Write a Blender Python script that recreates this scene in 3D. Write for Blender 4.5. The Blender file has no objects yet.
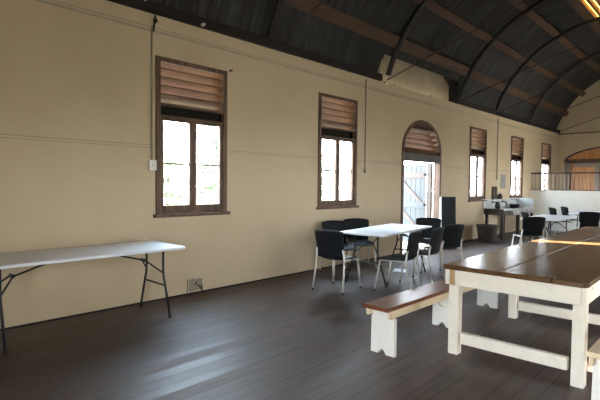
import bpy, bmesh, math, random
from mathutils import Vector, Matrix
random.seed(7)
R = math.radians
scn = bpy.context.scene
COL = scn.collection

# ------------------------------------------------------------------ helpers
class MB:
    """collects simple shapes and links them as ONE mesh object"""
    def __init__(s):
        s.v = []; s.f = []
    def add(s, vs, fs, M=None):
        n = len(s.v)
        for p in vs:
            p = Vector(p)
            s.v.append(M @ p if M else p)
        for f in fs:
            s.f.append([i + n for i in f])
        return s
    def box(s, a, b, M=None):
        (x0, y0, z0), (x1, y1, z1) = a, b
        vs = [(x0,y0,z0),(x1,y0,z0),(x1,y1,z0),(x0,y1,z0),(x0,y0,z1),(x1,y0,z1),(x1,y1,z1),(x0,y1,z1)]
        return s.add(vs, [(3,2,1,0),(4,5,6,7),(0,1,5,4),(1,2,6,5),(2,3,7,6),(3,0,4,7)], M)
    def prism(s, poly, ax, a, b, M=None):
        """poly: 2D points; ax: extrusion axis (the 2D coords are the other two in xyz order)"""
        def P(p, t):
            if ax == 'X': return (t, p[0], p[1])
            if ax == 'Y': return (p[0], t, p[1])
            return (p[0], p[1], t)
        n = len(poly)
        vs = [P(p, a) for p in poly] + [P(p, b) for p in poly]
        fs = [tuple(range(n))[::-1], tuple(range(n, 2*n))]
        fs += [(i, (i+1) % n, n + (i+1) % n, n + i) for i in range(n)]
        return s.add(vs, fs, M)
    def tube(s, pts, r, n=8, M=None, closed=False):
        pts = [Vector(p) for p in pts]
        rs = r if isinstance(r, (list, tuple)) else [r]*len(pts)
        vs = []; fs = []
        up = None
        for i, p in enumerate(pts):
            if closed:
                t = pts[(i+1) % len(pts)] - pts[i-1]
            else:
                t = (pts[min(i+1, len(pts)-1)] - pts[max(i-1, 0)])
            t.normalize()
            if up is None:
                up = t.orthogonal().normalized()
            else:
                up = (up - t*up.dot(t))
                up = up.normalized() if up.length > 1e-5 else t.orthogonal().normalized()
            w = t.cross(up)
            for k in range(n):
                a = 2*math.pi*k/n
                vs.append(p + (up*math.cos(a) + w*math.sin(a))*rs[i])
        m = len(pts)
        for i in range(m if closed else m-1):
            j = (i+1) % m
            for k in range(n):
                fs.append((i*n+k, i*n+(k+1) % n, j*n+(k+1) % n, j*n+k))
        if not closed:
            fs.append(tuple(range(n))[::-1]); fs.append(tuple(range((m-1)*n, m*n)))
        return s.add(vs, fs, M)
    def lathe(s, prof, n=20, M=None):
        vs = []; fs = []
        for (r, z) in prof:
            for k in range(n):
                a = 2*math.pi*k/n
                vs.append((r*math.cos(a), r*math.sin(a), z))
        for i in range(len(prof)-1):
            for k in range(n):
                fs.append((i*n+k, i*n+(k+1) % n, (i+1)*n+(k+1) % n, (i+1)*n+k))
        fs.append(tuple(range(n))[::-1]); fs.append(tuple(range((len(prof)-1)*n, len(prof)*n)))
        return s.add(vs, fs, M)
    def obj(s, name, mat, parent=None, bevel=0, smooth=False, loc=None, rot=None, kind=None, seg=2):
        me = bpy.data.meshes.new(name)
        me.from_pydata([tuple(p) for p in s.v], [], s.f)
        me.validate()
        bm = bmesh.new(); bm.from_mesh(me)
        bmesh.ops.recalc_face_normals(bm, faces=bm.faces)
        bm.to_mesh(me); bm.free()
        o = bpy.data.objects.new(name, me)
        COL.objects.link(o)
        me.materials.append(mat)
        if smooth:
            for p in me.polygons: p.use_smooth = True
        if bevel:
            m = o.modifiers.new('bevel', 'BEVEL'); m.width = bevel; m.segments = seg; m.limit_method = 'ANGLE'; m.angle_limit = R(40)
        if parent: o.parent = parent
        if loc: o.location = loc
        if rot is not None: o.rotation_euler = (0, 0, rot)
        if kind: o['kind'] = kind
        return o

def thing(name, label, cat, loc=(0,0,0), rz=0, group=None):
    o = bpy.data.objects.new(name, None); COL.objects.link(o)
    o.empty_display_size = .1
    o.location = loc; o.rotation_euler = (0, 0, rz)
    return tag(o, label, cat, group)
def tag(o, label, cat, group=None):
    o['label'] = label; o['category'] = cat
    if group: o['group'] = group
    return o
def dup(root, loc, rz, label, group=None):
    def cp(o, par):
        c = o.copy(); COL.objects.link(c)
        if par: c.parent = par
        for ch in list(o.children): cp(ch, c)
        return c
    r = cp(root, None)
    r.location = loc; r.rotation_euler = (0, 0, rz); r['label'] = label
    if group: r['group'] = group
    return r

# ------------------------------------------------------------------ materials
def new_mat(name):
    m = bpy.data.materials.new(name); m.use_nodes = True
    nt = m.node_tree; b = nt.nodes['Principled BSDF']
    return m, nt, b
def N(nt, t, **kw):
    n = nt.nodes.new(t)
    for k, v in kw.items():
        if k in n.inputs.keys() if hasattr(n.inputs, 'keys') else False: n.inputs[k].default_value = v
        else: setattr(n, k, v)
    return n
def mapped(nt, scale=(1,1,1), rot=(0,0,0)):
    tc = nt.nodes.new('ShaderNodeTexCoord'); mp = nt.nodes.new('ShaderNodeMapping')
    mp.inputs['Scale'].default_value = scale; mp.inputs['Rotation'].default_value = rot
    nt.links.new(tc.outputs['Object'], mp.inputs['Vector'])
    return mp.outputs['Vector']
def ramp(nt, fac, stops):
    r = nt.nodes.new('ShaderNodeValToRGB')
    el = r.color_ramp.elements
    while len(el) < len(stops): el.new(.5)
    for e, (p, c) in zip(el, stops):
        e.position = p; e.color = (*c, 1) if len(c) == 3 else c
    nt.links.new(fac, r.inputs['Fac'])
    return r.outputs['Color']
def noise(nt, vec, scale, detail=4, rough=.55):
    n = nt.nodes.new('ShaderNodeTexNoise')
    n.inputs['Scale'].default_value = scale; n.inputs['Detail'].default_value = detail; n.inputs['Roughness'].default_value = rough
    nt.links.new(vec, n.inputs['Vector'])
    return n.outputs['Fac']
def bump(nt, b, h, strength=.2, dist=.01):
    n = nt.nodes.new('ShaderNodeBump'); n.inputs['Strength'].default_value = strength; n.inputs['Distance'].default_value = dist
    nt.links.new(h, n.inputs['Height']); nt.links.new(n.outputs['Normal'], b.inputs['Normal'])
def simple(name, col, rough=.5, metal=0, var=.12, scale=8, spec=.5):
    m, nt, b = new_mat(name)
    v = mapped(nt)
    f = noise(nt, v, scale)
    c0 = tuple(x*(1-var) for x in col); c1 = tuple(min(1, x*(1+var)) for x in col)
    nt.links.new(ramp(nt, f, [(.3, c0), (.7, c1)]), b.inputs['Base Color'])
    b.inputs['Roughness'].default_value = rough; b.inputs['Metallic'].default_value = metal
    b.inputs['Specular IOR Level'].default_value = spec
    return m
def wood(name, dark, light, axis='Y', rough=.45, scale=1., spec=.5, bumps=.15, coat=0):
    m, nt, b = new_mat(name)
    s = {'X': (1.2, 22, 22), 'Y': (22, 1.2, 22), 'Z': (22, 22, 1.2)}[axis]
    v = mapped(nt, tuple(k*scale for k in s))
    f = noise(nt, v, 1.0, 6, .65)
    v2 = mapped(nt); f2 = noise(nt, v2, 3, 3)
    mx = nt.nodes.new('ShaderNodeMath'); mx.operation = 'MULTIPLY_ADD'; mx.inputs[1].default_value = .7
    nt.links.new(f, mx.inputs[0])
    m2 = nt.nodes.new('ShaderNodeMath'); m2.operation = 'MULTIPLY'; m2.inputs[1].default_value = .3
    nt.links.new(f2, m2.inputs[0]); nt.links.new(m2.outputs[0], mx.inputs[2])
    nt.links.new(ramp(nt, mx.outputs[0], [(.33, dark), (.66, light)]), b.inputs['Base Color'])
    b.inputs['Roughness'].default_value = rough; b.inputs['Specular IOR Level'].default_value = spec
    b.inputs['Coat Weight'].default_value = coat; b.inputs['Coat Roughness'].default_value = .12
    bump(nt, b, f, bumps, .004)
    return m
def painted(name, paint, under, amount=.36, rough=.5):
    """paint worn through to what is beneath in ragged patches"""
    m, nt, b = new_mat(name)
    v = mapped(nt)
    f = noise(nt, v, 5, 8, .7); g = noise(nt, v, 14, 3)
    base = ramp(nt, g, [(.3, tuple(x*.93 for x in paint)), (.7, paint)])
    fac = ramp(nt, f, [(amount-.02, (1,1,1)), (amount+.03, (0,0,0))])
    mx = nt.nodes.new('ShaderNodeMixRGB'); mx.inputs['Color2'].default_value = (*under, 1)
    nt.links.new(fac, mx.inputs['Fac']); nt.links.new(base, mx.inputs['Color1'])
    nt.links.new(mx.outputs['Color'], b.inputs['Base Color'])
    b.inputs['Roughness'].default_value = rough
    bump(nt, b, g, .1, .003)
    return m

def wall_mat():
    m, nt, b = new_mat('cream_plaster')
    v = mapped(nt)
    f = noise(nt, v, 1.1, 6, .6); g = noise(nt, v, 40, 3)
    c = ramp(nt, f, [(.25, (.58, .465, .305)), (.5, (.63, .51, .34)), (.75, (.66, .54, .365))])
    # scuffed darker patches with a shape of their own
    h = noise(nt, mapped(nt, (1, 2.2, .7)), 2.6, 8, .7)
    sc = ramp(nt, h, [(.66, (1,1,1)), (.74, (.86,.84,.8))])
    mx = nt.nodes.new('ShaderNodeMixRGB'); mx.blend_type = 'MULTIPLY'; mx.inputs['Fac'].default_value = 1
    nt.links.new(c, mx.inputs['Color1']); nt.links.new(sc, mx.inputs['Color2'])
    nt.links.new(mx.outputs['Color'], b.inputs['Base Color'])
    b.inputs['Roughness'].default_value = .75; b.inputs['Specular IOR Level'].default_value = .25
    bump(nt, b, g, .08, .004)
    return m

def floor_mat():
    m, nt, b = new_mat('old_floorboards')
    tc = nt.nodes.new('ShaderNodeTexCoord')
    mp = nt.nodes.new('ShaderNodeMapping'); mp.inputs['Rotation'].default_value = (0, 0, R(90))
    nt.links.new(tc.outputs['Object'], mp.inputs['Vector'])
    br = nt.nodes.new('ShaderNodeTexBrick')
    br.offset = .37; br.squash = 1
    br.inputs['Scale'].default_value = 1
    br.inputs['Brick Width'].default_value = 3.1; br.inputs['Row Height'].default_value = .135
    br.inputs['Mortar Size'].default_value = .0028; br.inputs['Mortar Smooth'].default_value = .3; br.inputs['Bias'].default_value = 0
    br.inputs['Color1'].default_value = (.042, .025, .018, 1); br.inputs['Color2'].default_value = (.090, .053, .038, 1)
    br.inputs['Mortar'].default_value = (.028, .019, .014, 1)
    nt.links.new(mp.outputs['Vector'], br.inputs['Vector'])
    g = noise(nt, mapped(nt, (26, 1.3, 1)), 1, 6, .65)
    gr = ramp(nt, g, [(.3, (.62,.60,.58)), (.7, (1.28,1.25,1.22))])
    mx = nt.nodes.new('ShaderNodeMixRGB'); mx.blend_type = 'MULTIPLY'; mx.inputs['Fac'].default_value = 1
    nt.links.new(br.outputs['Color'], mx.inputs['Color1']); nt.links.new(gr, mx.inputs['Color2'])
    w = noise(nt, mapped(nt, (1.4, .7, 1)), 1.2, 5, .6)
    wr = ramp(nt, w, [(.35, (.85,.85,.85)), (.7, (1.25,1.25,1.27))])
    m2 = nt.nodes.new('ShaderNodeMixRGB'); m2.blend_type = 'MULTIPLY'; m2.inputs['Fac'].default_value = 1
    nt.links.new(mx.outputs['Color'], m2.inputs['Color1']); nt.links.new(wr, m2.inputs['Color2'])
    nt.links.new(m2.outputs['Color'], b.inputs['Base Color'])
    b2 = nt.nodes.new('ShaderNodeTexBrick'); b2.offset = .37; b2.squash = 1
    for k in ('Scale', 'Brick Width', 'Row Height', 'Mortar Size', 'Mortar Smooth', 'Bias'):
        b2.inputs[k].default_value = br.inputs[k].default_value
    b2.inputs['Color1'].default_value = (.44,)*3 + (1,); b2.inputs['Color2'].default_value = (.60,)*3 + (1,); b2.inputs['Mortar'].default_value = (.8,)*3 + (1,)
    nt.links.new(mp.outputs['Vector'], b2.inputs['Vector'])
    rr = ramp(nt, g, [(.3, (.06,)*3), (.7, (0,)*3)])
    ad = nt.nodes.new('ShaderNodeMixRGB'); ad.blend_type = 'ADD'; ad.inputs['Fac'].default_value = 1
    nt.links.new(b2.outputs['Color'], ad.inputs['Color1']); nt.links.new(rr, ad.inputs['Color2'])
    nt.links.new(ad.outputs['Color'], b.inputs['Roughness'])
    b.inputs['Specular IOR Level'].default_value = 1.0
    bump(nt, b, br.outputs['Fac'], -.5, .006)
    return m

def iron_mat():
    m, nt, b = new_mat('corrugated_iron')
    v = mapped(nt)
    f = noise(nt, mapped(nt, (1, .9, 1)), 1.3, 5, .6)
    st = noise(nt, mapped(nt, (.6, 9, .6)), 1.0, 4, .6)
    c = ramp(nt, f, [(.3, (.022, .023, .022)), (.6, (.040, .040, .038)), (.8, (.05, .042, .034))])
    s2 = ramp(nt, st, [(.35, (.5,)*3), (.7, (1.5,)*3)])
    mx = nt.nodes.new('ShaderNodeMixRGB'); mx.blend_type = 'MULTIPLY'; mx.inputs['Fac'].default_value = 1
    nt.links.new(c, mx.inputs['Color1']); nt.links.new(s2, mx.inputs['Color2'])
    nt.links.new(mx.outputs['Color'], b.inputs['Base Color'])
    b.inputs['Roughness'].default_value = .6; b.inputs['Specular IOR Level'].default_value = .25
    return m

def glass_mat(name, tint=(.96,.98,.98)):
    m = bpy.data.materials.new(name); m.use_nodes = True
    nt = m.node_tree; nt.nodes.clear()
    o = nt.nodes.new('ShaderNodeOutputMaterial'); t = nt.nodes.new('ShaderNodeBsdfTransparent'); g = nt.nodes.new('ShaderNodeBsdfGlossy')
    t.inputs['Color'].default_value = (*tint, 1); g.inputs['Roughness'].default_value = .03
    fr = nt.nodes.new('ShaderNodeFresnel'); fr.inputs['IOR'].default_value = 1.45
    mx = nt.nodes.new('ShaderNodeMixShader')
    ge = nt.nodes.new('ShaderNodeNewGeometry'); iv = nt.nodes.new('ShaderNodeMath'); iv.operation = 'SUBTRACT'; iv.inputs[0].default_value = 1
    mu = nt.nodes.new('ShaderNodeMath'); mu.operation = 'MULTIPLY'
    nt.links.new(ge.outputs['Backfacing'], iv.inputs[1]); nt.links.new(fr.outputs[0], mu.inputs[0]); nt.links.new(iv.outputs[0], mu.inputs[1])
    nt.links.new(mu.outputs[0], mx.inputs[0]); nt.links.new(t.outputs[0], mx.inputs[1]); nt.links.new(g.outputs[0], mx.inputs[2])
    nt.links.new(mx.outputs[0], o.inputs['Surface'])
    return m
def translucent_mat(name, col):
    m = bpy.data.materials.new(name); m.use_nodes = True
    nt = m.node_tree; nt.nodes.clear()
    o = nt.nodes.new('ShaderNodeOutputMaterial'); t = nt.nodes.new('ShaderNodeBsdfTranslucent'); d = nt.nodes.new('ShaderNodeBsdfDiffuse')
    t.inputs['Color'].default_value = (*col, 1); d.inputs['Color'].default_value = (*col, 1)
    mx = nt.nodes.new('ShaderNodeMixShader'); mx.inputs[0].default_value = .3
    nt.links.new(t.outputs[0], mx.inputs[1]); nt.links.new(d.outputs[0], mx.inputs[2]); nt.links.new(mx.outputs[0], o.inputs['Surface'])
    return m

M = dict(
    wall=wall_mat(), floor=floor_mat(), iron=iron_mat(), glass=glass_mat('window_glass'),
    dark_glass=glass_mat('dark_tinted_glass', (.012, .012, .011)),  # nearly opaque dark tint for the transom panes
    win=wood('weathered_brown_joinery', (.026, .013, .008), (.21, .115, .065), 'Z', .6),
    slat=wood('louvre_timber', (.09, .045, .023), (.29, .158, .082), 'Y', .55),
    purlin=wood('red_brown_timber', (.042, .020, .010), (.10, .047, .021), 'Y', .7),
    plate=wood('dark_timber', (.006, .004, .003), (.014, .009, .006), 'Y', .7),
    steel=simple('black_steel', (.018, .015, .014), .55, .3),
    rust=simple('rusty_steel', (.05, .032, .022), .7, .2),
    table=wood('dark_varnished_planks', (.060, .030, .013), (.165, .082, .034), 'Y', .24, .8, .5, .12),
    bench=wood('red_brown_varnish', (.12, .037, .017), (.25, .09, .04), 'Y', .28, .8, .5, .15),
    cream=painted('worn_cream_paint', (.86, .80, .67), (.36, .22, .11), .32),
    white=painted('worn_white_paint', (.88, .85, .78), (.34, .24, .15), .285),
    pine=wood('raw_pine', (.70, .54, .34), (.86, .72, .50), 'Y', .5),
    tan=wood('bare_timber', (.40, .25, .11), (.56, .37, .18), 'Z', .55),
    plastic=simple('white_plastic_top', (.87, .90, .95), .38, 0, .03, 30),
    dkmetal=simple('dark_grey_metal', (.022, .023, .026), .4, .4),
    ltmetal=simple('silver_metal', (.66, .63, .57), .38, .4, .05),
    black=simple('black_plastic', (.008, .009, .0105), .5, 0, .1, 30, .18),
    fabric=simple('charcoal_seat', (.022, .026, .034), .4, 0, .15, 60),
    rubber=simple('black_rubber', (.012, .012, .012), .7),
    conduit=simple('painted_conduit', (.34, .30, .23), .5),
    switch=simple('white_switch', (.80, .78, .72), .4, 0, .03),
    cer=simple('white_porcelain', (.85, .84, .80), .25, 0, .03),
    galv=simple('dull_galvanised', (.42, .41, .37), .5, .2, .15, 6),
    enamel=simple('white_enamel', (.60, .61, .59), .3, 0, .05, 4),
    dkwood=wood('very_dark_wood', (.016, .009, .006), (.045, .026, .016), 'Z', .5),
    wicker=simple('brown_wicker', (.075, .055, .038), .7, 0, .35, 40),
    gable=simple('shaded_gable_render', (.38, .315, .22), .8, 0, .12, 2),  # render darkened to stand for shade on the set-back gable
    paper=simple('grey_notice', (.27, .27, .25), .7, 0, .3, 16),
    whitepaper=simple('white_paper', (.85, .86, .88), .6, 0, .02),
    vent_dark=simple('dark_vent_clay', (.10, .08, .055), .8),  # dark brown plate behind the vent grille
    vent=painted('terracotta_vent', (.52, .46, .35), (.14, .09, .06), .45),
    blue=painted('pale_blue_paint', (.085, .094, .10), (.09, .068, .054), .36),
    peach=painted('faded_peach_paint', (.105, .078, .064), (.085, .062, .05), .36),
    stage=simple('stage_plaster', (.66, .64, .58), .7, 0, .04, 3),
    orange=wood('orange_varnish', (.58, .21, .065), (.85, .42, .17), 'Z', .4),
    greywood=wood('greyed_frame', (.30, .24, .19), (.46, .39, .32), 'Z', .6),
    slate=simple('blackboard', (.010, .011, .011), .6, 0, .3, 14, .2),
    grass=simple('dry_grass', (.17, .15, .10), .9, 0, .3, 3),
    concrete=simple('bounce_slab_concrete', (.17, .155, .13), .8, 0, .08, 2),
    leaf=simple('tree_leaf', (.13, .19, .10), .6, 0, .3, 5),
    leaf2=simple('pale_tree_leaf', (.11, .15, .10), .6, 0, .3, 5),
    bark=wood('tree_bark', (.10, .07, .05), (.22, .17, .12), 'Z', .9),
    sky_sheet=translucent_mat('yellowed_skylight', (.95, .62, .25)),
)

# ------------------------------------------------------------------ dimensions of the hall
W = 5.8; Y0 = -1.2; Y1 = 20.3; TH = .10; WT = 3.575
PC, PK, PR = 2.9, 2.79, 3.01            # roof circle: centre x, centre z, radius
WIN_Y0, SP, WW = 2.911, 3.056, 1.096
ZB, ZT = 1.09, 3.076
DC, DH, DZS, DZT = 9.57, .89, 2.25, 2.97  # arched door: centre, half width, springing, crown
def roof_out(x): return PK + math.sqrt((PR+.13)**2 - (x-PC)**2)
def roof_z(x): return PK + math.sqrt(max(.0, PR*PR - (x-PC)**2))
wins = [(n, WIN_Y0 + SP*n) for n in (0, 1, 3, 4, 5)]

# floor, ground
MB().box((-.0, Y0, -.1), (W, Y1, 0)).obj('floor', M['floor'], kind='structure')
MB().box((-80, -60, -.3), (80, 90, -.16)).obj('ground', M['grass'], kind='structure')

def side_wall(name, xin, xout, door):
    mb = MB()
    ops = [(y, y+WW, 'w') for n, y in wins]
    if door: ops.append((DC-DH, DC+DH, 'd'))
    else: ops = [o for o in ops if not (14.5 < o[0] < 16.5 or o[0] < 4)] + [(4.5, 4.98, 'o'), (15.3, 16.5, 'o')]  # unseen openings added, and windows left out, to set the side light
    ops.sort()
    y = Y0 - .3
    for a, b, k in ops:
        mb.box((xin, y, -.15), (xout, a, WT))
        if k == 'w':
            mb.box((xin, a, -.15), (xout, b, ZB)); mb.box((xin, a, ZT), (xout, b, WT))
        elif k == 'o':
            mb.box((xin, a, 2.4), (xout, b, WT)); mb.box((xin, a, -.15), (xout, b, 0))
        else:
            n = 24
            pts = [(DC + DH*math.cos(math.pi*(1-i/n)), DZS + (DZT-DZS)*math.sin(math.pi*i/n)) for i in range(n+1)]
            for p, q in zip(pts, pts[1:]):
                mb.prism([p, q, (q[0], WT), (p[0], WT)], 'X', xin, xout)
            mb.box((xin, a, -.15), (xout, b, 0))
        y = b
    mb.box((xin, y, -.15), (xout, Y1 + .3, WT))
    return mb.obj(name, M['wall'], kind='structure')
side_wall('wall_left', 0, -TH, True)
side_wall('wall_right', W, W+TH, False)

def end_wall(name, ya, yb, lower, xs):
    mb = MB()
    for a, b in zip(xs, xs[1:]):
        m = (a+b)/2
        la, lb = lower(a, m), lower(b, m)
        mb.prism([(a, la), (b, lb), (b, roof_out(b)), (a, roof_out(a))], 'Y', ya, yb)
    return mb.obj(name, M['wall'], kind='structure')
AX0, AX1, AZS, AZT = .22, W-.22, 2.45, 3.12
def arch_z(x):
    t = (x-PC)/(PC-AX0)
    return AZS + (AZT-AZS)*math.sqrt(max(0, 1-t*t))
arcx = [PC - (PC-AX0)*math.cos(math.pi*i/40) for i in range(41)]
xs = [0] + arcx + [W]
end_wall('wall_stage', Y1, Y1+.35, lambda x, m: arch_z(x) if AX0 < m < AX1 else -.15, xs)
xs2 = sorted(set([i*W/30 for i in range(31)] + [4.15, 5.3]))
for yy0 in (Y1, Y0-.3):
    for xx0 in (-.3, W):
        MB().box((xx0, yy0, 3.0), (xx0+.3, yy0+.3, 4.1)).obj('wall_corner', M['wall'], kind='structure')
end_wall('wall_entrance', Y0-.3, Y0, lambda x, m: 2.35 if 4.15 < m < 5.3 else -.15, xs2)
# moulding across the stage wall and a lintel line
MB().box((0, Y1-.05, 3.53), (W, Y1, 3.57)).obj('trim_1', M['win'], kind='structure')
# dark strip drawn as the shadow line along the arch edge
mb = MB()
for p, q in zip(arcx, arcx[1:]):
    mb.prism([(p, arch_z(p)-.03), (q, arch_z(q)-.03), (q, arch_z(q)), (p, arch_z(p))], 'Y', Y1-.02, Y1+.12)
mb.obj('arch_shadow_strip', M['dkwood'], kind='structure')
# timber partition behind the arch
mb = MB()
mb.box((AX0-.1, Y1+.36, 0), (AX1+.1, Y1+.40, 3.3))
mb.obj('wall_partition', M['orange'], kind='structure')
mb = MB(); mb.box((AX0, Y1+.18, 2.40), (AX1, Y1+.36, 2.56)); mb.obj('trim_3', M['win'], kind='structure')
MB().box((AX0, Y1+.12, 0), (AX0+.17, Y1+.36, 2.4)).obj('trim_4', M['greywood'], kind='structure')
MB().box((1.22, Y1+.22, 0), (1.36, Y1+.36, 2.4)).obj('trim_5', M['greywood'], kind='structure')
MB().box((.5, Y1+.24, 2.26), (1.22, Y1+.36, 2.4)).obj('trim_6', M['greywood'], kind='structure')
mb = MB()
for i in range(6):
    a = .40 + .136*i
    mb.box((a+.004, Y1+.30, 1.2), (a+.132, Y1+.345, 2.26))
o = mb.obj('door_2', M['orange'], kind='structure')
mb = MB()
for i in range(18):
    a = 1.38 + .22*i
    mb.box((a+.004, Y1+.30, 1.2), (a+.216, Y1+.345, 2.38))
mb.obj('door_3', M['orange'], kind='structure')

# ------------------------------------------------------------------ roof
def roof_arc(x0, x1, ya, yb, name):
    per = .085; ns = 4
    ny = int((yb-ya)/per*ns); na = max(2, int((x1-x0)/.16))
    a0 = math.acos((PC-x0)/PR) if x0 < PC else math.pi - math.acos((x0-PC)/PR)
    a1 = math.acos((PC-x1)/PR) if x1 < PC else math.pi - math.acos((x1-PC)/PR)
    vs = []; fs = []
    for i in range(na+1):
        a = a0 + (a1-a0)*i/na
        for j in range(ny+1):
            y = ya + (yb-ya)*j/ny
            r = PR + .13 + .017*math.cos(2*math.pi*j/ns)
            vs.append((PC - r*math.cos(a), y, PK + r*math.sin(a)))
    for i in range(na):
        for j in range(ny):
            k = i*(ny+1)+j
            fs.append((k, k+1, k+ny+2, k+ny+1))
    return MB().add(vs, fs).obj(name, M['iron'], smooth=True, kind='structure')
GX0 = .20                                                  # the sheets stop short above the door gable
GY0, GY1 = 7.88, 11.26
xb = -.06
SX0, SX1, SY0, SY1 = 2.42, 2.86, 11.9, 14.2               # skylight slot beside the ridge
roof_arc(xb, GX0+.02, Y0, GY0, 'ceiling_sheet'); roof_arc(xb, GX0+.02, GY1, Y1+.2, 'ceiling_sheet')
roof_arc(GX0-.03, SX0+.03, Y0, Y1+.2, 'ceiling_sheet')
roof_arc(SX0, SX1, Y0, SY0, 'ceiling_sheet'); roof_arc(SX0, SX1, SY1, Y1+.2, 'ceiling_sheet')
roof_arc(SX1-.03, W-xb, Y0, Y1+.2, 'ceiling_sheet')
# yellowed translucent sheet in the slot with timber bars under it
sx = [SX0 + (SX1-SX0)*i/6 for i in range(7)]
mb = MB()
for p, q in zip(sx, sx[1:]):
    zz = lambda x: PK + math.sqrt((PR+.13)**2 - (x-PC)**2)
    mb.prism([(p, zz(p)), (q, zz(q)), (q, zz(q)+.01), (p, zz(p)+.01)], 'Y', SY0, SY1)
mb.obj('ceiling_skylight', M['sky_sheet'], kind='structure')
for i, x in enumerate((2.46, 2.60, 2.74, 2.86)):
    z = roof_z(x)
    MB().box((x-.028, SY0-.1, z-.0), (x+.028, SY1+.1, z+.12)).obj('ceiling_batten', M['purlin'], kind='structure')

# gable wall above the door, set at the wall line
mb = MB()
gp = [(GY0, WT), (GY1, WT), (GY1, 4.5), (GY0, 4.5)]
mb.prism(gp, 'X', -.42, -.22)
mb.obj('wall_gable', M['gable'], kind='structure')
MB().prism([(GY1, 4.03), (GY1, 4.5), (10.72, 4.5), (10.72, 4.36)], 'X', -.215, -.12).obj('trim_14', M['plate'], kind='structure')
MB().prism([(GY0, 4.12), (GY0, 4.5), (8.4, 4.5), (8.38, 4.36)], 'X', -.215, -.12).obj('trim_15', M['plate'], kind='structure')
for y in (GY0-.04, GY1):
    mb = MB(); mb.prism([(-.42, WT), (-.02, WT), (.03, 4.06), (.10, 4.3), (.10, 4.5), (-.42, 4.5)], 'Y', y, y+.04)
    mb.obj('wall_gable_cheek', M['plate'] if y > 9 else M['wall'], kind='structure')
MB().box((-.42, GY0, 4.36), (.30, GY1, 4.52)).obj('ceiling_gable', M['plate'], kind='structure')

# wall plates
for nm, x0, x1 in (('l', -.06, .10), ('r', W-.10, W+.06)):
    MB().box((x0, Y0, WT), (x1, Y1, WT+.15)).obj('trim_7' if nm == 'l' else 'trim_8', M['plate'], kind='structure') if nm == 'r' else None
MB().box((-.06, Y0, WT), (.05, GY0-.04, WT+.13)).obj('trim_7', M['plate'], kind='structure')
MB().box((-.06, GY1+.04, WT), (.05, Y1, WT+.13)).obj('trim_9', M['plate'], kind='structure')

# steel ribs and scissor ties at each bay
ribs = [-.1+1.72, 4.80, 8.02, 11.28, 13.75, 16.75]
for y in ribs:
    pts = []
    for i in range(41):
        a = math.pi*i/40
        pts.append((PC - (PR-.02)*math.cos(a), y, PK + (PR-.02)*math.sin(a)))
    pts = [p for p in pts if p[2] > WT+.04 and -.02 < p[0] < W+.02]
    mb = MB()
    mb.tube(pts, .056, 6)
    mb.obj('ceiling_rib', M['steel'], kind='structure')
    for sgn in (1, -1):
        x0 = 0.03 if sgn > 0 else W-.03
        MB().tube([(x0, y, 3.62), (PC, y, 4.58)], .012, 6).obj('ceiling_tie', M['rust'], kind='structure')
MB().tube([(.03, 20.1, 3.62), (PC, 20.1, 4.58)], .013, 6).obj('ceiling_tie', M['rust'], kind='structure')

# purlins
for x in (.30, .84, 1.62, 2.36, W-2.36, W-1.62, W-.84, W-.30):
    a = math.atan2(roof_z(x)-PK, x-PC)
    T = Matrix.Translation((x, 0, roof_z(x))) @ Matrix.Rotation(-(a-math.pi/2)*-1, 4, 'Y')
    T = Matrix.Translation((x, 0, roof_z(x))) @ Matrix.Rotation(math.pi/2-a, 4, 'Y')
    wd = .11 if x < .5 or x > W-.5 else .085
    MB().box((-wd, Y0, .0), (wd, Y1, .11), T).obj('ceiling_purlin', M['purlin'], bevel=.006, kind='structure')
MB().box((PC-.06, Y0, roof_z(PC)-.06), (PC+.06, Y1, roof_z(PC)+.1)).obj('ceiling_ridge', M['plate'], kind='structure')

# ------------------------------------------------------------------ wall lines
def line(z, h, d, name, segs, mat):
    for a, b in segs:
        MB().box((0, a, z), (d, b, z+h)).obj(name, mat, kind='structure')
trim = simple('cream_moulding', (.44, .38, .27), .6)
gaps = []
yy = Y0
ops = sorted([(y, y+WW) for n, y in wins] + [(DC-DH, DC+DH)])
for a, b in ops:
    gaps.append((yy, a)); yy = b
gaps.append((yy, 17.0))
line(1.955, .012, .010, 'trim_10', gaps, trim)
line(1.925, .010, .006, 'trim_11', gaps, trim)
line(3.36, .022, .014, 'trim_12', [(Y0, Y1)], trim)
line(3.405, .010, .008, 'trim_13', [(Y0, Y1)], trim)
MB().box((0, Y0, 0), (.008, DC-DH, .018)).obj('baseboard_left', M['plate'], kind='structure')
MB().box((0, DC+DH, 0), (.008, 17, .018)).obj('baseboard_rear', M['plate'], kind='structure')

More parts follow.
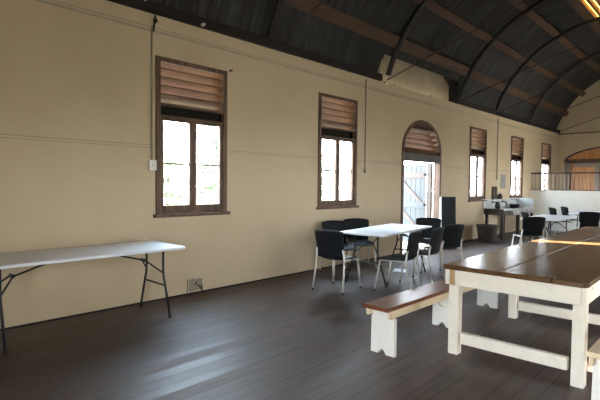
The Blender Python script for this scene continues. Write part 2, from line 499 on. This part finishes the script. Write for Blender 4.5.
# ------------------------------------------------------------------ windows
def window(idx, y, side, inner=True):
    """side +1 left wall (inside towards +x at x=0), -1 right wall"""
    X = 0 if side > 0 else W
    def bx(mb, x0, x1, ya, yb, za, zb):
        a, b = X + side*x0, X + side*x1
        return mb.box((min(a, b), ya, za), (max(a, b), yb, zb))
    e = bpy.data.objects.new('window_%d' % idx, None); COL.objects.link(e); e['kind'] = 'structure'
    yb = y + WW
    fr = MB()
    bx(fr, -.09, .025, y, y+.062, ZB, ZT); bx(fr, -.09, .025, yb-.062, yb, ZB, ZT)
    bx(fr, -.09, .025, y+.062, yb-.062, ZT-.06, ZT); bx(fr, -.09, .02, y+.062, yb-.062, ZB, ZB+.03)
    bx(fr, -.08, .015, y+.062, yb-.062, 2.47, 2.505); bx(fr, -.08, .01, y+.062, yb-.062, 2.318, 2.355)
    bx(fr, -.185, -.09, y+.02, y+.062, 2.47, ZT); bx(fr, -.185, -.09, yb-.062, yb-.02, 2.47, ZT)
    fr.obj('window_frame', M['win'], e, .006, kind='structure')
    bx(MB(), -.03, .065, y-.035, yb+.035, ZB-.035, ZB+.005).obj('window_sill', M['win'], e, .006, kind='structure')
    for i in range(5):
        zc = 2.565 + .106*i
        T = Matrix.Translation((X - side*.075, 0, zc)) @ Matrix.Rotation(-side*R(33), 4, 'Y')
        MB().box((-.10, y+.062, -.008), (.10, yb-.062, .008), T).obj('louvre_slat', M['slat'], e, kind='structure')
    bx(MB(), -.05, -.044, y+.062, yb-.062, 2.355, 2.47).obj('window_pane', M['dark_glass'], e, kind='structure')
    ym = (y+yb)/2
    for a, b in ((y+.062, ym-.002), (ym+.002, yb-.062)):
        s = MB()
        bx(s, -.04, .004, a, a+.05, ZB+.03, 2.318); bx(s, -.04, .004, b-.05, b, ZB+.03, 2.318)
        bx(s, -.04, .004, a+.05, b-.05, 2.285, 2.318); bx(s, -.04, .004, a+.05, b-.05, ZB+.03, ZB+.115)
        bx(s, -.032, -.004, a+.05, b-.05, 1.73, 1.752)
        s.obj('window_sash', M['win'], e, .004, kind='structure')
        for za, zb in ((ZB+.115, 1.73), (1.752, 2.285)):
            bx(MB(), -.02, -.016, a+.05, b-.05, za, zb).obj('window_pane', M['glass'], e, kind='structure')
    return e
k = 1
for n, y in wins:
    window(k, y, 1); k += 1
for n, y in [w for w in wins if w[0] not in (0, 4)]:
    window(k, y, -1); k += 1

# ------------------------------------------------------------------ arched door
d = bpy.data.objects.new('door_1', None); COL.objects.link(d); d['kind'] = 'structure'
n = 28
def ell(r, i, n=n): 
    t = math.pi*(1-i/n)
    return (DC + (DH-r)*math.cos(t), DZS + (DZT-DZS-r)*math.sin(t))
mb = MB()
for i in range(n):
    mb.prism([ell(0, i), ell(0, i+1), ell(.075, i+1), ell(.075, i)], 'X', -.20, .02)
mb.box((-.14, DC-DH, 0), (.02, DC-DH+.075, DZS)); mb.box((-.14, DC+DH-.075, 0), (.02, DC+DH, DZS))
mb.obj('door_frame', M['win'], d, kind='structure')
MB().box((-.14, DC-DH+.07, 2.03), (.02, DC+DH-.07, 2.20)).obj('door_transom', M['dkwood'], d, kind='structure')
for i in range(6):
    zc = 2.255 + .112*i
    hz = max(0, 1 - ((zc+.06-DZS)/(DZT-DZS-.075))**2)
    hw = (DH-.075)*math.sqrt(hz) if zc+.06 > DZS else DH-.075
    if hw < .1: continue
    T = Matrix.Translation((-.085, DC, zc)) @ Matrix.Rotation(-R(33), 4, 'Y')
    MB().box((-.105, -hw, -.008), (.105, hw, .008), T).obj('louvre_slat', M['slat'], d, kind='structure')
sg = [ell(.07, i) for i in range(n+1)]
sg = [p for p in sg if p[1] > 2.74]
MB().prism(sg, 'X', -.06, -.03).obj('door_head', M['dkwood'], d, kind='structure')
# reveal boards inside the wall thickness
for i in range(3):
    MB().box((-.32 + .037*i*1, DC+DH-.078, 0), (-.32+.037*i+.034, DC+DH-.07, 2.03)).obj('reveal_board', M['peach'], d, kind='structure')
MB().box((-.32, DC+DH-.012, 0), (-.2, DC+DH, 2.03)).obj('reveal_board', M['peach'], d, kind='structure')
# ledged and braced leaves swung outwards
def leaf(y, sgn, nm):
    e = bpy.data.objects.new(nm, None); COL.objects.link(e); e['kind'] = 'structure'
    for i in range(6):
        a = -.36 - .137*(i+1)
        MB().box((a+.004, min(y, y+sgn*.028), .04), (a+.133, max(y, y+sgn*.028), 2.0)).obj('door_board', M['blue'], e, kind='structure')
    f = -sgn
    def face(mb, x0, x1, z0, z1): return mb.box((x0, min(y, y+f*.03), z0), (x1, max(y, y+f*.03), z1))
    for z0 in (.18, .92, 1.66):
        face(MB(), -1.18, -.36, z0, z0+.15).obj('door_ledge', M['peach'] if z0 > 1.2 else M['blue'], e, kind='structure')
    mb = MB(); mb.prism([(-.44, 1.07), (-.56, 1.07), (-1.16, 1.66), (-1.04, 1.66)], 'Y', y, y+f*.028); mb.obj('door_brace', M['peach'], e, kind='structure')
    mb = MB(); mb.prism([(-.44, .33), (-.56, .33), (-1.16, .92), (-1.04, .92)], 'Y', y, y+f*.028); mb.obj('door_brace', M['peach'], e, kind='structure')
    for z0 in (.25, .97, 1.72):
        face(MB(), -.40, -.33, z0, z0+.06).obj('door_hinge', M['steel'], e, kind='structure')
leaf(DC+DH-.05, 1, 'door_4')
leaf(DC-DH-.0, -1, 'door_5')
MB().box((-2.3, DC-1.5, 3.15), (-.14, DC+1.5, 3.20)).obj('sky_blocker', M['iron'], kind='structure')  # unseen slab added over the doorway to block sky from the leaves

# ------------------------------------------------------------------ stage front and railing
SY = 17.04
MB().box((0.0, SY, 0), (W, SY+.2, 1.354)).obj('wall_stage_front', M['stage'], kind='structure')
MB().box((0, SY+.2, 1.2), (W, Y1, 1.33)).obj('stage_floor', M['floor'], kind='structure')
rl = thing('railing', 'thin metal balustrade along the top edge of the white stage front', 'railing', (0, SY+.05, 1.354))
MB().box((.02, -.02, .56), (W-.02, .02, .60)).obj('top_rail', M['dkwood'], rl, .005)
MB().box((.02, -.02, 0.0), (W-.02, .02, .02)).obj('bottom_rail', M['dkwood'], rl)
nb = 52
for i in range(nb):
    x = .05 + (W-.1)*i/(nb-1)
    MB().tube([(x, 0, .015), (x, 0, .57)], .011, 6).obj('baluster', M['greywood'], rl)

# ------------------------------------------------------------------ folding tables
def rrect(hx, hy, r, n=5):
    pts = []
    for cx, cy, a0 in ((hx-r, hy-r, 0), (-hx+r, hy-r, 90), (-hx+r, -hy+r, 180), (hx-r, -hy+r, 270)):
        for i in range(n+1):
            a = R(a0 + 90*i/n); pts.append((cx + r*math.cos(a), cy + r*math.sin(a)))
    return pts
FT = .785
def folding_table(label, loc, rz):
    t = thing('folding_table', label, 'table', loc, rz, 'white folding tables')
    hx, hy = .39, .965
    MB().prism(rrect(hx, hy, .035), 'Z', FT-.03, FT).obj('tabletop', M['plastic'], t, .008)
    for s in (-1, 1):
        y = s*.79
        for q in (-1, 1):
            pts = [(q*.19, y, FT-.032), (q*.19, y, .50), (q*.205, y, .42), (q*.235, y, .34), (q*.335, y, .012)]
            l = MB().tube(pts, .0135, 8).obj('leg', M['dkmetal'], t, smooth=True)
            MB().tube([(q*.338, y, 0), (q*.328, y, .035)], .017, 8).obj('foot_cap', M['rubber'], l)
        MB().tube([(-.232, y, .345), (.232, y, .345)], .011, 8).obj('crossbar', M['dkmetal'], t)
        MB().tube([(-.25, y, FT-.042), (.25, y, FT-.042)], .012, 8).obj('top_bar', M['dkmetal'], t)
        mb = MB()
        mb.tube([(.19, y, .48), (.04, y-s*.14, .62), (0, y-s*.58, FT-.04)], .0095, 8)
        mb.tube([(-.19, y, .48), (-.04, y-s*.14, .62)], .0095, 8)
        mb.box((-.05, y-s*.14-.012, .605), (.05, y-s*.14+.012, .635))
        mb.obj('brace', M['dkmetal'], t)
    return t
tA = folding_table('white folding table with dark legs standing along the bare wall', (.455, 1.86, 0), 0)
tB = dup(tA, (1.19, 6.38, 0), R(8.5), 'white folding table ringed by black chairs beneath the second window')
tC = dup(tA, (2.13, 11.65, 0), R(3), 'white folding table beyond the long plank table, nearer of the far pair')
tD = dup(tA, (2.33, 14.7, 0), R(3), 'white folding table nearest the stage front')

# ------------------------------------------------------------------ chairs
def make_chair(label, loc, rz):
    c = thing('visitor_chair', label, 'chair', loc, rz, 'black stacking chairs')
    # seat: dished slab with rounded outline
    nu, nv = 10, 10
    top = []; 
    def sp(u, v):
        # square -> rounded square
        x = u*math.sqrt(1 - .32*v*v); y = v*math.sqrt(1 - .28*u*u)
        return x, y
    vs = []; fs = []
    for lay in (0, 1):
        for i in range(nu+1):
            for j in range(nv+1):
                u, v = -1+2*i/nu, -1+2*j/nv
                x, y = sp(u, v)
                z = .47 + .018*(u*u) - .014*(1-v*v) - (.03*max(0, -v-.5)*2)
                if lay: z -= .035 * (1 - .55*max(abs(u), abs(v))**3)
                vs.append((x*.235, y*.235 - .005, z))
    m = (nu+1)*(nv+1)
    for i in range(nu):
        for j in range(nv):
            k = i*(nv+1)+j
            fs.append((k, k+nv+1, k+nv+2, k+1)); fs.append((m+k, m+k+1, m+k+nv+2, m+k+nv+1))
    rim = [i*(nv+1) for i in range(nu+1)] + [nu*(nv+1)+j for j in range(1, nv+1)] + [i*(nv+1)+nv for i in range(nu-1, -1, -1)] + [j for j in range(nv-1, 0, -1)]
    for p, q in zip(rim, rim[1:]+rim[:1]): fs.append((p, q, m+q, m+p))
    MB().add(vs, fs).obj('seat', M['fabric'], c, smooth=True)
    # backrest shell: curved in plan, leaning back, rounded top corners
    nu, nv = 14, 12
    vs = []; fs = []
    for lay in (0, 1):
        for i in range(nu+1):
            for j in range(nv+1):
                u = -1+2*i/nu; v = j/nv
                w = .208 + .034*v
                if v > .88: w *= 1 - .09*((v-.88)/.12)**2.4
                z = .475 + .395*v - (.018*u*u if v > .7 else 0)*(v-.7)/.3
                y = .225 + .085*v**1.2 - .045*(u*u)*(.55+.45*v) + .02*(1-u*u)*0
                y += lay*.014
                vs.append((u*w, y, z))
    m = (nu+1)*(nv+1)
    for i in range(nu):
        for j in range(nv):
            k = i*(nv+1)+j
            fs.append((k, k+nv+1, k+nv+2, k+1)); fs.append((m+k, m+k+1, m+k+nv+2, m+k+nv+1))
    rim = [i*(nv+1) for i in range(nu+1)] + [nu*(nv+1)+j for j in range(1, nv+1)] + [i*(nv+1)+nv for i in range(nu-1, -1, -1)] + [j for j in range(nv-1, 0, -1)]
    for p, q in zip(rim, rim[1:]+rim[:1]): fs.append((p, q, m+q, m+p))
    MB().add(vs, fs).obj('backrest', M['black'], c, smooth=True)
    for s in (-1, 1):
        f = MB().tube([(s*.205, -.17, .445), (s*.235, -.235, .01)], .0135, 8).obj('leg', M['ltmetal'], c, smooth=True)
        MB().tube([(s*.235, -.235, 0), (s*.2335, -.232, .03)], .015, 8).obj('foot_tip', M['rubber'], f)
        b = MB().tube([(s*.215, .235, .60), (s*.225, .215, .46), (s*.235, .235, .30), (s*.25, .285, .01)], .0135, 8).obj('leg', M['ltmetal'], c, smooth=True)
        MB().tube([(s*.25, .285, 0), (s*.249, .282, .03)], .015, 8).obj('foot_tip', M['rubber'], b)
        MB().tube([(s*.205, -.175, .44), (s*.225, .215, .45)], .010, 8).obj('seat_rail', M['ltmetal'], c, smooth=True)
    return c
def place(bx, by, deg):
    """from where the top of the back stands and the way the chair faces"""
    r = R(deg); fx, fy = math.sin(r), -math.cos(r)
    return (bx + .29*fx, by + .29*fy, 0), r
def chair(label, bx, by, deg):
    global chair0
    loc, r = place(bx, by, deg)
    if chair0 is None:
        chair0 = make_chair(label, loc, r); return chair0
    return dup(chair0, loc, r, label)
chair0 = None
chair('black chair at the near end of the white table, its back to the viewer', 1.22, 4.82, 187)
chair('black chair in profile, nearest of three on the right of the white table', 2.09, 5.71, -80)
chair('black chair in the middle of three on the right of the white table', 2.06, 6.43, -84)
chair('black chair at the far right corner of the white table', 1.98, 7.12, -106)
chair('black chair facing the viewer beyond the white table, by the open door', .97, 8.10, 28)
chair('black chair against the wall on the left of the white table, nearer of two', .26, 6.10, 66)
chair('black chair against the wall on the left of the white table, under the second window', .20, 6.82, 52)
chair('black chair with its back to the viewer before the far white tables', 2.26, 10.14, 224)
chair('black chair mostly hidden behind another, left of the far white table', 1.44, 12.0, 128)
chair('black chair left of the farthest white table, in front of the stage wall', 1.25, 15.0, 128)
chair('black chair closest to the stage wall, right of another black chair', 1.33, 15.95, 128)
chair('black chair between the two far white tables, at the right of the picture', 2.60, 13.25, 205)
chair('black chair cut by the right edge of the picture near the stage', 3.2, 15.6, -80)

# ------------------------------------------------------------------ long plank table
TZ = .80
lt = thing('trestle_table', 'long dark plank-topped table with chunky cream legs and stretchers', 'table', (3.426, 3.80, 0), R(.8))
TL, TW = 5.5, 1.109
def plank(x0, x1, rc):
    r = .05
    pts = [(x0, 0), (x1-r, 0)] + [(x1-r+r*math.sin(a), r-r*math.cos(a)) for a in (R(22), R(45), R(67))] + [(x1, r), (x1, TL), (x0, TL)] if rc else [(x0, 0), (x1, 0), (x1, TL), (x0, TL)]
    MB().prism(pts, 'Z', TZ-.04, TZ).obj('plank', M['table'], lt, .007)
plank(0, .478, 0); plank(.486, .866, 0); plank(.869, TW, 1)
def lb(a, b, name, mat, bev=.006): return MB().box(a, b).obj(name, M[mat], lt, bev)
lb((.012, .02, .625), (.052, TL-.02, TZ-.041), 'apron', 'cream'); lb((TW-.045, .02, .625), (TW-.012, TL-.02, TZ-.041), 'apron', 'cream')
lb((.10, .02, .625), (TW-.046, .05, TZ-.041), 'apron', 'cream'); lb((.10, TL-.05, .625), (TW-.046, TL-.02, TZ-.041), 'apron', 'cream')
lb((.053, .022, .625), (.098, .12, TZ-.041), 'corner_block', 'tan')
for y in (.055, 1.58, 3.3, 5.34):
    for x in (.032, TW-.108):
        lb((x, y, 0), (x+.09, y+.09, .62 if y > .06 else .70), 'leg', 'cream', .008)
    if y < 5.5:
        lb((.134, y+.02, .10), (TW-.134, y+.075, .20), 'stretcher', 'cream', .008)

# ------------------------------------------------------------------ benches
BZ = .45
def bench_leg(mb, y):
    w = .255
    pts = [(.008, 0), (.085, 0), (.105, .03), (.128, .045), (.15, .03), (.17, 0), (w, 0), (w, .33), (.225, .335), (.225, BZ-.036), (.03, BZ-.036), (.03, .335), (.012, .33)]
    return mb.prism(pts, 'Y', y, y+.04)
def make_bench(label, loc, rz, top_mat, L=3.1, legs=(.12, 1.24, 2.38)):
    b = thing('bench', label, 'bench', loc, rz)
    MB().box((0, 0, BZ-.035), (.262, L, BZ)).obj('seat_plank', top_mat, b, .006)
    for x in (.003, .228):
        MB().box((x, .05, BZ-.105), (x+.028, L-.02, BZ-.036)).obj('side_rail', M['pine'], b, .005)
    for i, y in enumerate(legs):
        bench_leg(MB(), y).obj('leg', M['white'], b, .004)
        s = 1 if i == 0 else -1
        yy = y+.04 if s > 0 else y
        T = MB()
        y2 = yy + s*.24
        T.prism([(yy, .21), (yy, .255), (y2-s*.02, BZ-.036), (y2+s*.03, BZ-.036)], 'X', .105, .145)
        T.obj('brace', M['cream'], b)
    return b
make_bench('red-brown topped bench with notched white legs, left of the long table', (2.93, 3.29, 0), R(-.5), M['bench'])
make_bench('pale bench at the right edge, cut off by the picture, right of the long table', (4.63, 3.36, 0), R(-.5), M['pine'], 3.0)

# ------------------------------------------------------------------ trough sink against the wall
sk = thing('trough_sink', 'long white trough sink with splashback on dark legs along the wall', 'sink', (.02, 13.0, 0))
SL = 2.62
mb = MB(); mb.box((0, 0, .83), (.03, SL, 1.10)); mb.box((.03, 0, 1.08), (.13, SL-.03, 1.10)); mb.box((.03, SL-.03, .845), (.56, SL, 1.10)); mb.obj('splashback', M['enamel'], sk, .006)
mb = MB()
for a, b in (((.03, .8, .66), (.55, .83, .84)), ((.03, SL-.03, .66), (.55, SL, .84)), ((.52, .83, .66), (.55, SL-.03, .84)), ((.03, .83, .64), (.55, SL-.03, .67)), ((.03, .83, .66), (.05, SL-.03, .84))):
    mb.box(a, b)
mb.obj('basin', M['galv'], sk)
MB().box((.03, .03, .79), (.55, .80, .84)).obj('drainboard', M['enamel'], sk, .006)
MB().box((.03, 0, .68), (.57, .029, .845)).obj('end_board', M['dkwood'], sk)
for x, y in ((.06, .03), (.48, .03), (.48, SL-.12), (.06, SL-.12), (.06, 1.3), (.48, 1.3)):
    MB().box((x, y, 0), (x+.075, y+.075, .79 if y < .5 else .645)).obj('leg', M['dkwood'], sk, .005)
for y in (.55, 1.3):
    mb = MB(); mb.tube([(.03, y, 1.0), (.10, y, 1.02), (.17, y, 1.0), (.18, y, .92)], .016, 8); mb.tube([(.07, y-.05, 1.03), (.07, y+.05, 1.03)], .012, 6)
    mb.obj('tap', M['dkmetal'], sk, smooth=True)
def cyl_thing(name, label, cat, loc, prof, mat):
    o = MB().lathe(prof, 20).obj(name, mat, None, smooth=True, loc=loc)
    return tag(o, label, cat)
cyl_thing('jug', 'dark jug standing on the left end of the sink drainboard', 'jug', (.30, 13.35, .841), [(.05, 0), (.07, .02), (.075, .10), (.05, .17), (.06, .20), (.05, .20)], M['dkmetal'])
cyl_thing('cooking_pot', 'dark round pot sitting in the middle of the trough sink', 'pot', (.28, 14.75, .671), [(.10, 0), (.135, .03), (.14, .26), (.15, .27), (.13, .27)], M['dkmetal'])
o = MB().box((0, 0, 0), (.03, .30, .36)).obj('chopping_board', M['dkwood'], None, .004, loc=(.022, 13.66, 1.1005))
tag(o, 'dark upright board leaning on the wall above the sink', 'board')
kt = thing('kettle', 'dark kettle beside the upright board on the sink ledge', 'kettle', (.085, 14.10, 1.1015))
MB().lathe([(.06, 0), (.07, .03), (.066, .09), (.045, .14), (.02, .155)], 18).obj('body', M['rust'], kt, smooth=True)
MB().lathe([(.02, 0), (.025, .02), (.01, .05)], 10).obj('lid_knob', M['cer'], kt, loc=(0, 0, .152))
MB().tube([(0, .06, .04), (0, .11, .06), (0, .11, .11), (0, .055, .115)], .009, 6).obj('handle', M['steel'], kt, smooth=True)
o = MB().box((0, 0, 0), (.008, .40, .43)).obj('notice_sign', M['paper'], None, loc=(0, 14.32, 1.41)); tag(o, 'grey notice pinned to the wall between the fourth and fifth windows', 'notice')

# wicker waste basket
mb = MB()
prof = [(.20, 0)] + [(.20 + .07*i/12 + (.008 if i % 2 else 0), .42*i/12) for i in range(13)]
prof += [(.285, .425), (.285, .445), (.255, .445), (.25, .42), (.19, .03)]
bk = mb.lathe(prof, 26).obj('waste_basket', M['wicker'], None, loc=(.42, 12.35, 0)); tag(bk, 'round brown wicker basket on the floor by the sink', 'basket')

# chalkboard on the floor beside the door
cb = thing('sandwich_board', 'black sandwich board with a pale edge beside the arched doorway', 'sign', (.27, 10.32, 0), R(36))
T1 = Matrix.Rotation(R(-8), 4, 'X')
def panel(T, nm):
    p = MB().box((-.15, -.014, .05), (.15, .014, 1.2), T).obj('board_panel', M['slate'], cb)
    for a, b in (((-.175, -.014, 0), (-.148, .014, 1.23)), ((.148, -.02, 0), (.175, .02, 1.23)), ((-.148, -.02, 1.20), (.148, .02, 1.23)), ((-.148, -.02, .03), (.148, .02, .06))):
        MB().box(a, b, T).obj('frame_rail', M['switch'] if a[0] < -.17 else M['steel'], p)
panel(Matrix.Translation((0, -.19, 0)) @ T1, 'a')
panel(Matrix.Translation((0, .19, 0)) @ Matrix.Rotation(R(8), 4, 'X'), 'b')

# sheet of paper under the white table
o = MB().box((-.12, -.15, 0), (.12, .15, .004)).obj('paper_sheet', M['whitepaper'], None, loc=(1.06, 6.98, 0.0005), rot=R(25)); tag(o, 'white sheet of paper lying on the floor beneath the white table', 'paper')

# ------------------------------------------------------------------ fittings on the left wall
v = thing('air_vent', 'mottled square terracotta air vent low in the wall near the folding table', 'vent', (0, 3.485, .118))
MB().box((.0, -.118, -.09), (.008, .118, .09)).obj('backing', M['vent_dark'], v)
mb = MB()
for a, b in (((0.004, -.12, .075), (.022, .12, .093)), ((.004, -.12, -.093), (.022, .12, -.075)), ((.004, -.12, -.075), (.022, -.102, .075)), ((.004, .102, -.075), (.022, .12, .075))): mb.box(a, b)
mb.obj('frame', M['vent'], v)
mb = MB()
for i in range(-4, 5):
    for s in (1, -1):
        y0 = i*.05
        pts = []
        for tt in range(11):
            z = -.075 + .015*tt; y = y0 + s*z*.9
            if abs(y) < .104: pts.append((.013, y, z))
        if len(pts) > 1: mb.tube([pts[0], pts[-1]], .0075, 5)
mb.obj('grille', M['vent'], v)

def light_switch(y, zbox, ztop, label, big):
    s = thing('light_switch', label, 'switch', (0, y, zbox))
    h = .065 if big else .04
    MB().box((0, -.05 if big else -.03, -h), (.045, .05 if big else .03, h)).obj('box', M['switch'] if big or y > 12 else M['conduit'], s, .006)
    MB().box((.045, -.012, -.018), (.056, .012, .018)).obj('toggle', M['cer'], s, .003)
    MB().tube([(.014, 0, h), (.014, 0, ztop-zbox)], .011, 8).obj('conduit_pipe', M['conduit'], s, smooth=True)
    return s
light_switch(2.855, 1.71, 3.42, 'white switch box on a conduit pipe left of the first window', True)
light_switch(7.33, 1.76, 3.52, 'small switch on a long conduit pipe right of the second window', False)
light_switch(14.0, 1.70, 3.5, 'white switch on a conduit pipe above the sink', False)
hk = thing('lamp_bracket', 'small curved pipe bracket high on the wall above the first switch', 'bracket', (0, 2.86, 3.36))
MB().tube([(.012, 0.02, .0), (.02, 0.03, .10), (.06, .02, .16), (.13, -.02, .15), (.15, -.03, .11)], .012, 8).obj('arm', M['rust'], hk, smooth=True)
MB().lathe([(.012, 0), (.03, .02), (.02, .05)], 12).obj('socket', M['rust'], hk, loc=(.15, -.03, .06))
ins_lab = {3.56: 'white porcelain knob on the wall head above the first window', 7.95: 'white porcelain knob at the left foot of the gable above the door',
           8.35: 'white porcelain knob at the wall head left of the arched door', 9.87: 'white porcelain knob at the wall head above the arched door', 2.74: 'white knob put in for daylight through the eaves above the bare wall'}  # last knob stands in for a spot of daylight through the eaves
for y, lab in ins_lab.items():
    z = 3.60 if y > 3 else 3.70
    i = thing('white_knob', lab, 'insulator', (.048 if y < 3.6 else .0, y, z - (.0 if y < 3.6 else .03)), 0, 'white knobs along the wall head')
    TT = Matrix.Rotation(R(90), 4, 'Y')
    MB().lathe([(.012, -.0), (.022, .01), (.022, .025), (.013, .035), (.022, .045), (.018, .06)], 12, TT).obj('knob', M['cer'], i, smooth=True)
o = MB().tube([(0, 4.06, 3.09), (.05, 4.07, 3.10)], .012, 6).obj('wall_nail', M['steel'], None); tag(o, 'short dark nail in the wall by the top corner of the first window', 'nail')

# ------------------------------------------------------------------ outdoors
def tree(loc, h, r, mat, label, nleaf, seed, trunk=True):
    rnd = random.Random(seed)
    t = thing('tree', label, 'tree', loc)
    MB().tube([(0, 0, 0), (.05, .02, h*.35), (0, .1, h*.75)], [.14, .10, .05], 8).obj('trunk', M['bark'], t, smooth=True)
    mb = MB()
    cl = [Vector((rnd.uniform(-.6, .6)*r, rnd.uniform(-.6, .6)*r, h*rnd.uniform(.3, .92))) for _ in range(12)]
    for _ in range(nleaf):
        c = rnd.choice(cl); d = Vector((rnd.gauss(0, 1), rnd.gauss(0, 1), rnd.gauss(0, 1))).normalized()*r*.5*rnd.uniform(.5, 1)
        p = c + d; s = rnd.uniform(.06, .12)
        a = Vector((rnd.gauss(0, 1), rnd.gauss(0, 1), rnd.gauss(0, 1))).normalized(); b = a.orthogonal().normalized()
        mb.add([p-a*s, p+b*s*.5, p+a*s, p-b*s*.5], [(0, 1, 2, 3)])
    mb.obj('foliage', mat, t)
tree((-9.0, 8.1, -.16), 2.6, 1.0, M['leaf'], 'green bush outside the left pane of the first window', 3600, 3)
tree((-10.5, 11.6, -.16), 4.2, 1.3, M['leaf2'], 'taller grey-green tree outside the right pane of the first window', 4000, 5)
tree((-10.0, 17.2, -.16), 3.0, 1.2, M['leaf2'], 'green bush outside the second window', 3000, 8)

# unseen roof added to block sun, slotted to cast the strip on the table
VX0, VX1 = W+TH, W+3.9
MB().box((VX0, 6, 3.0), (7.24, 8, 3.03)).obj('sun_slot_cover', M['iron'], kind='structure')
MB().box((8.45, 6, 3.0), (VX1, 9, 3.03)).obj('sun_slot_cover', M['iron'], kind='structure')
def blocker_half(p0, p1, q0, q1):
    MB().prism([(VX0, p0), (VX0, q0), (VX1, q1), (VX1, p1)], 'Z', 3.0, 3.03).obj('sun_blocker_roof', M['iron'], kind='structure')
gap = lambda x, o: 6.89 + .35*(x-7.17) + o
blocker_half(-3, -3, gap(VX0, -.13), gap(VX1, -.13)); blocker_half(gap(VX0, .13), gap(VX1, .13), 22, 22)
MB().box((W+TH, -20, -.159), (W+30, 40, -.14)).obj('bounce_slab', M['concrete'], kind='structure')  # unseen slab added to bounce daylight up through the right-hand openings

# ------------------------------------------------------------------ light
world = bpy.data.worlds.new('sky'); scn.world = world; world.use_nodes = True
nt = world.node_tree; bg = nt.nodes['Background']
tc = nt.nodes.new('ShaderNodeTexCoord'); sep = nt.nodes.new('ShaderNodeSeparateXYZ')
nt.links.new(tc.outputs['Generated'], sep.inputs[0])
rp = nt.nodes.new('ShaderNodeValToRGB'); rp.color_ramp.elements[0].position = 0; rp.color_ramp.elements[0].color = (.93, .96, 1, 1)
rp.color_ramp.elements[1].position = .7; rp.color_ramp.elements[1].color = (.60, .79, 1, 1)
nt.links.new(sep.outputs['Z'], rp.inputs['Fac']); nt.links.new(rp.outputs['Color'], bg.inputs['Color'])
bg.inputs['Strength'].default_value = 30.0
sun = bpy.data.lights.new('sun', 'SUN'); sun.energy = 150; sun.angle = R(.6); sun.color = (1, .95, .85)
so = bpy.data.objects.new('sun', sun); COL.objects.link(so)
so.rotation_euler = Vector((-1, -.16, -.57)).to_track_quat('-Z', 'Y').to_euler()
def portal(loc, rot, sx, sy):
    l = bpy.data.lights.new('sky_portal', 'AREA'); l.shape = 'RECTANGLE'; l.size = sx; l.size_y = sy; l.cycles.is_portal = True
    o = bpy.data.objects.new('sky_portal', l); COL.objects.link(o); o.location = loc; o.rotation_euler = rot
for n, y in wins:
    portal((-.2, y+WW/2, 2.06), (0, R(-90), 0), 2.1, 1.15)
    if n not in (0, 4): portal((W+.2, y+WW/2, 2.06), (0, R(90), 0), 2.1, 1.15)
portal((W+.2, 4.74, 1.2), (0, R(90), 0), 2.45, .55)
portal((W+.2, 15.9, 1.2), (0, R(90), 0), 2.45, 1.25)
portal((-.2, DC, 1.5), (0, R(-90), 0), 3.0, 1.9)
portal((4.725, Y0-.34, 1.175), (R(90), 0, 0), 1.2, 2.4)

# ------------------------------------------------------------------ camera
yaw, pit, roll, f = R(43.849), R(-2.039), R(.55), 460.126
dv = Vector((-math.sin(yaw)*math.cos(pit), math.cos(yaw)*math.cos(pit), math.sin(pit)))
rv = Vector((math.cos(yaw), math.sin(yaw), 0)); uv = rv.cross(dv)
r2 = rv*math.cos(roll) + uv*math.sin(roll); u2 = uv*math.cos(roll) - rv*math.sin(roll)
cam = bpy.data.cameras.new('camera'); co = bpy.data.objects.new('camera', cam); COL.objects.link(co)
cam.sensor_fit = 'HORIZONTAL'; cam.sensor_width = 36; cam.lens = f/600*36; cam.clip_start = .02; cam.clip_end = 300
mw = Matrix((r2, u2, -dv)).transposed().to_4x4(); mw.translation = (5.314, 0, 1.5)
co.matrix_world = mw
scn.camera = co

scn.view_settings.view_transform = 'Standard'; scn.view_settings.look = 'None'
scn.view_settings.exposure = .08; scn.view_settings.gamma = 1; scn.view_settings.use_curve_mapping = False
scn.cycles.max_bounces = 12; scn.cycles.diffuse_bounces = 7; scn.cycles.transparent_max_bounces = 12
scn.cycles.use_denoising = True
scn.cycles.sample_clamp_indirect = 8
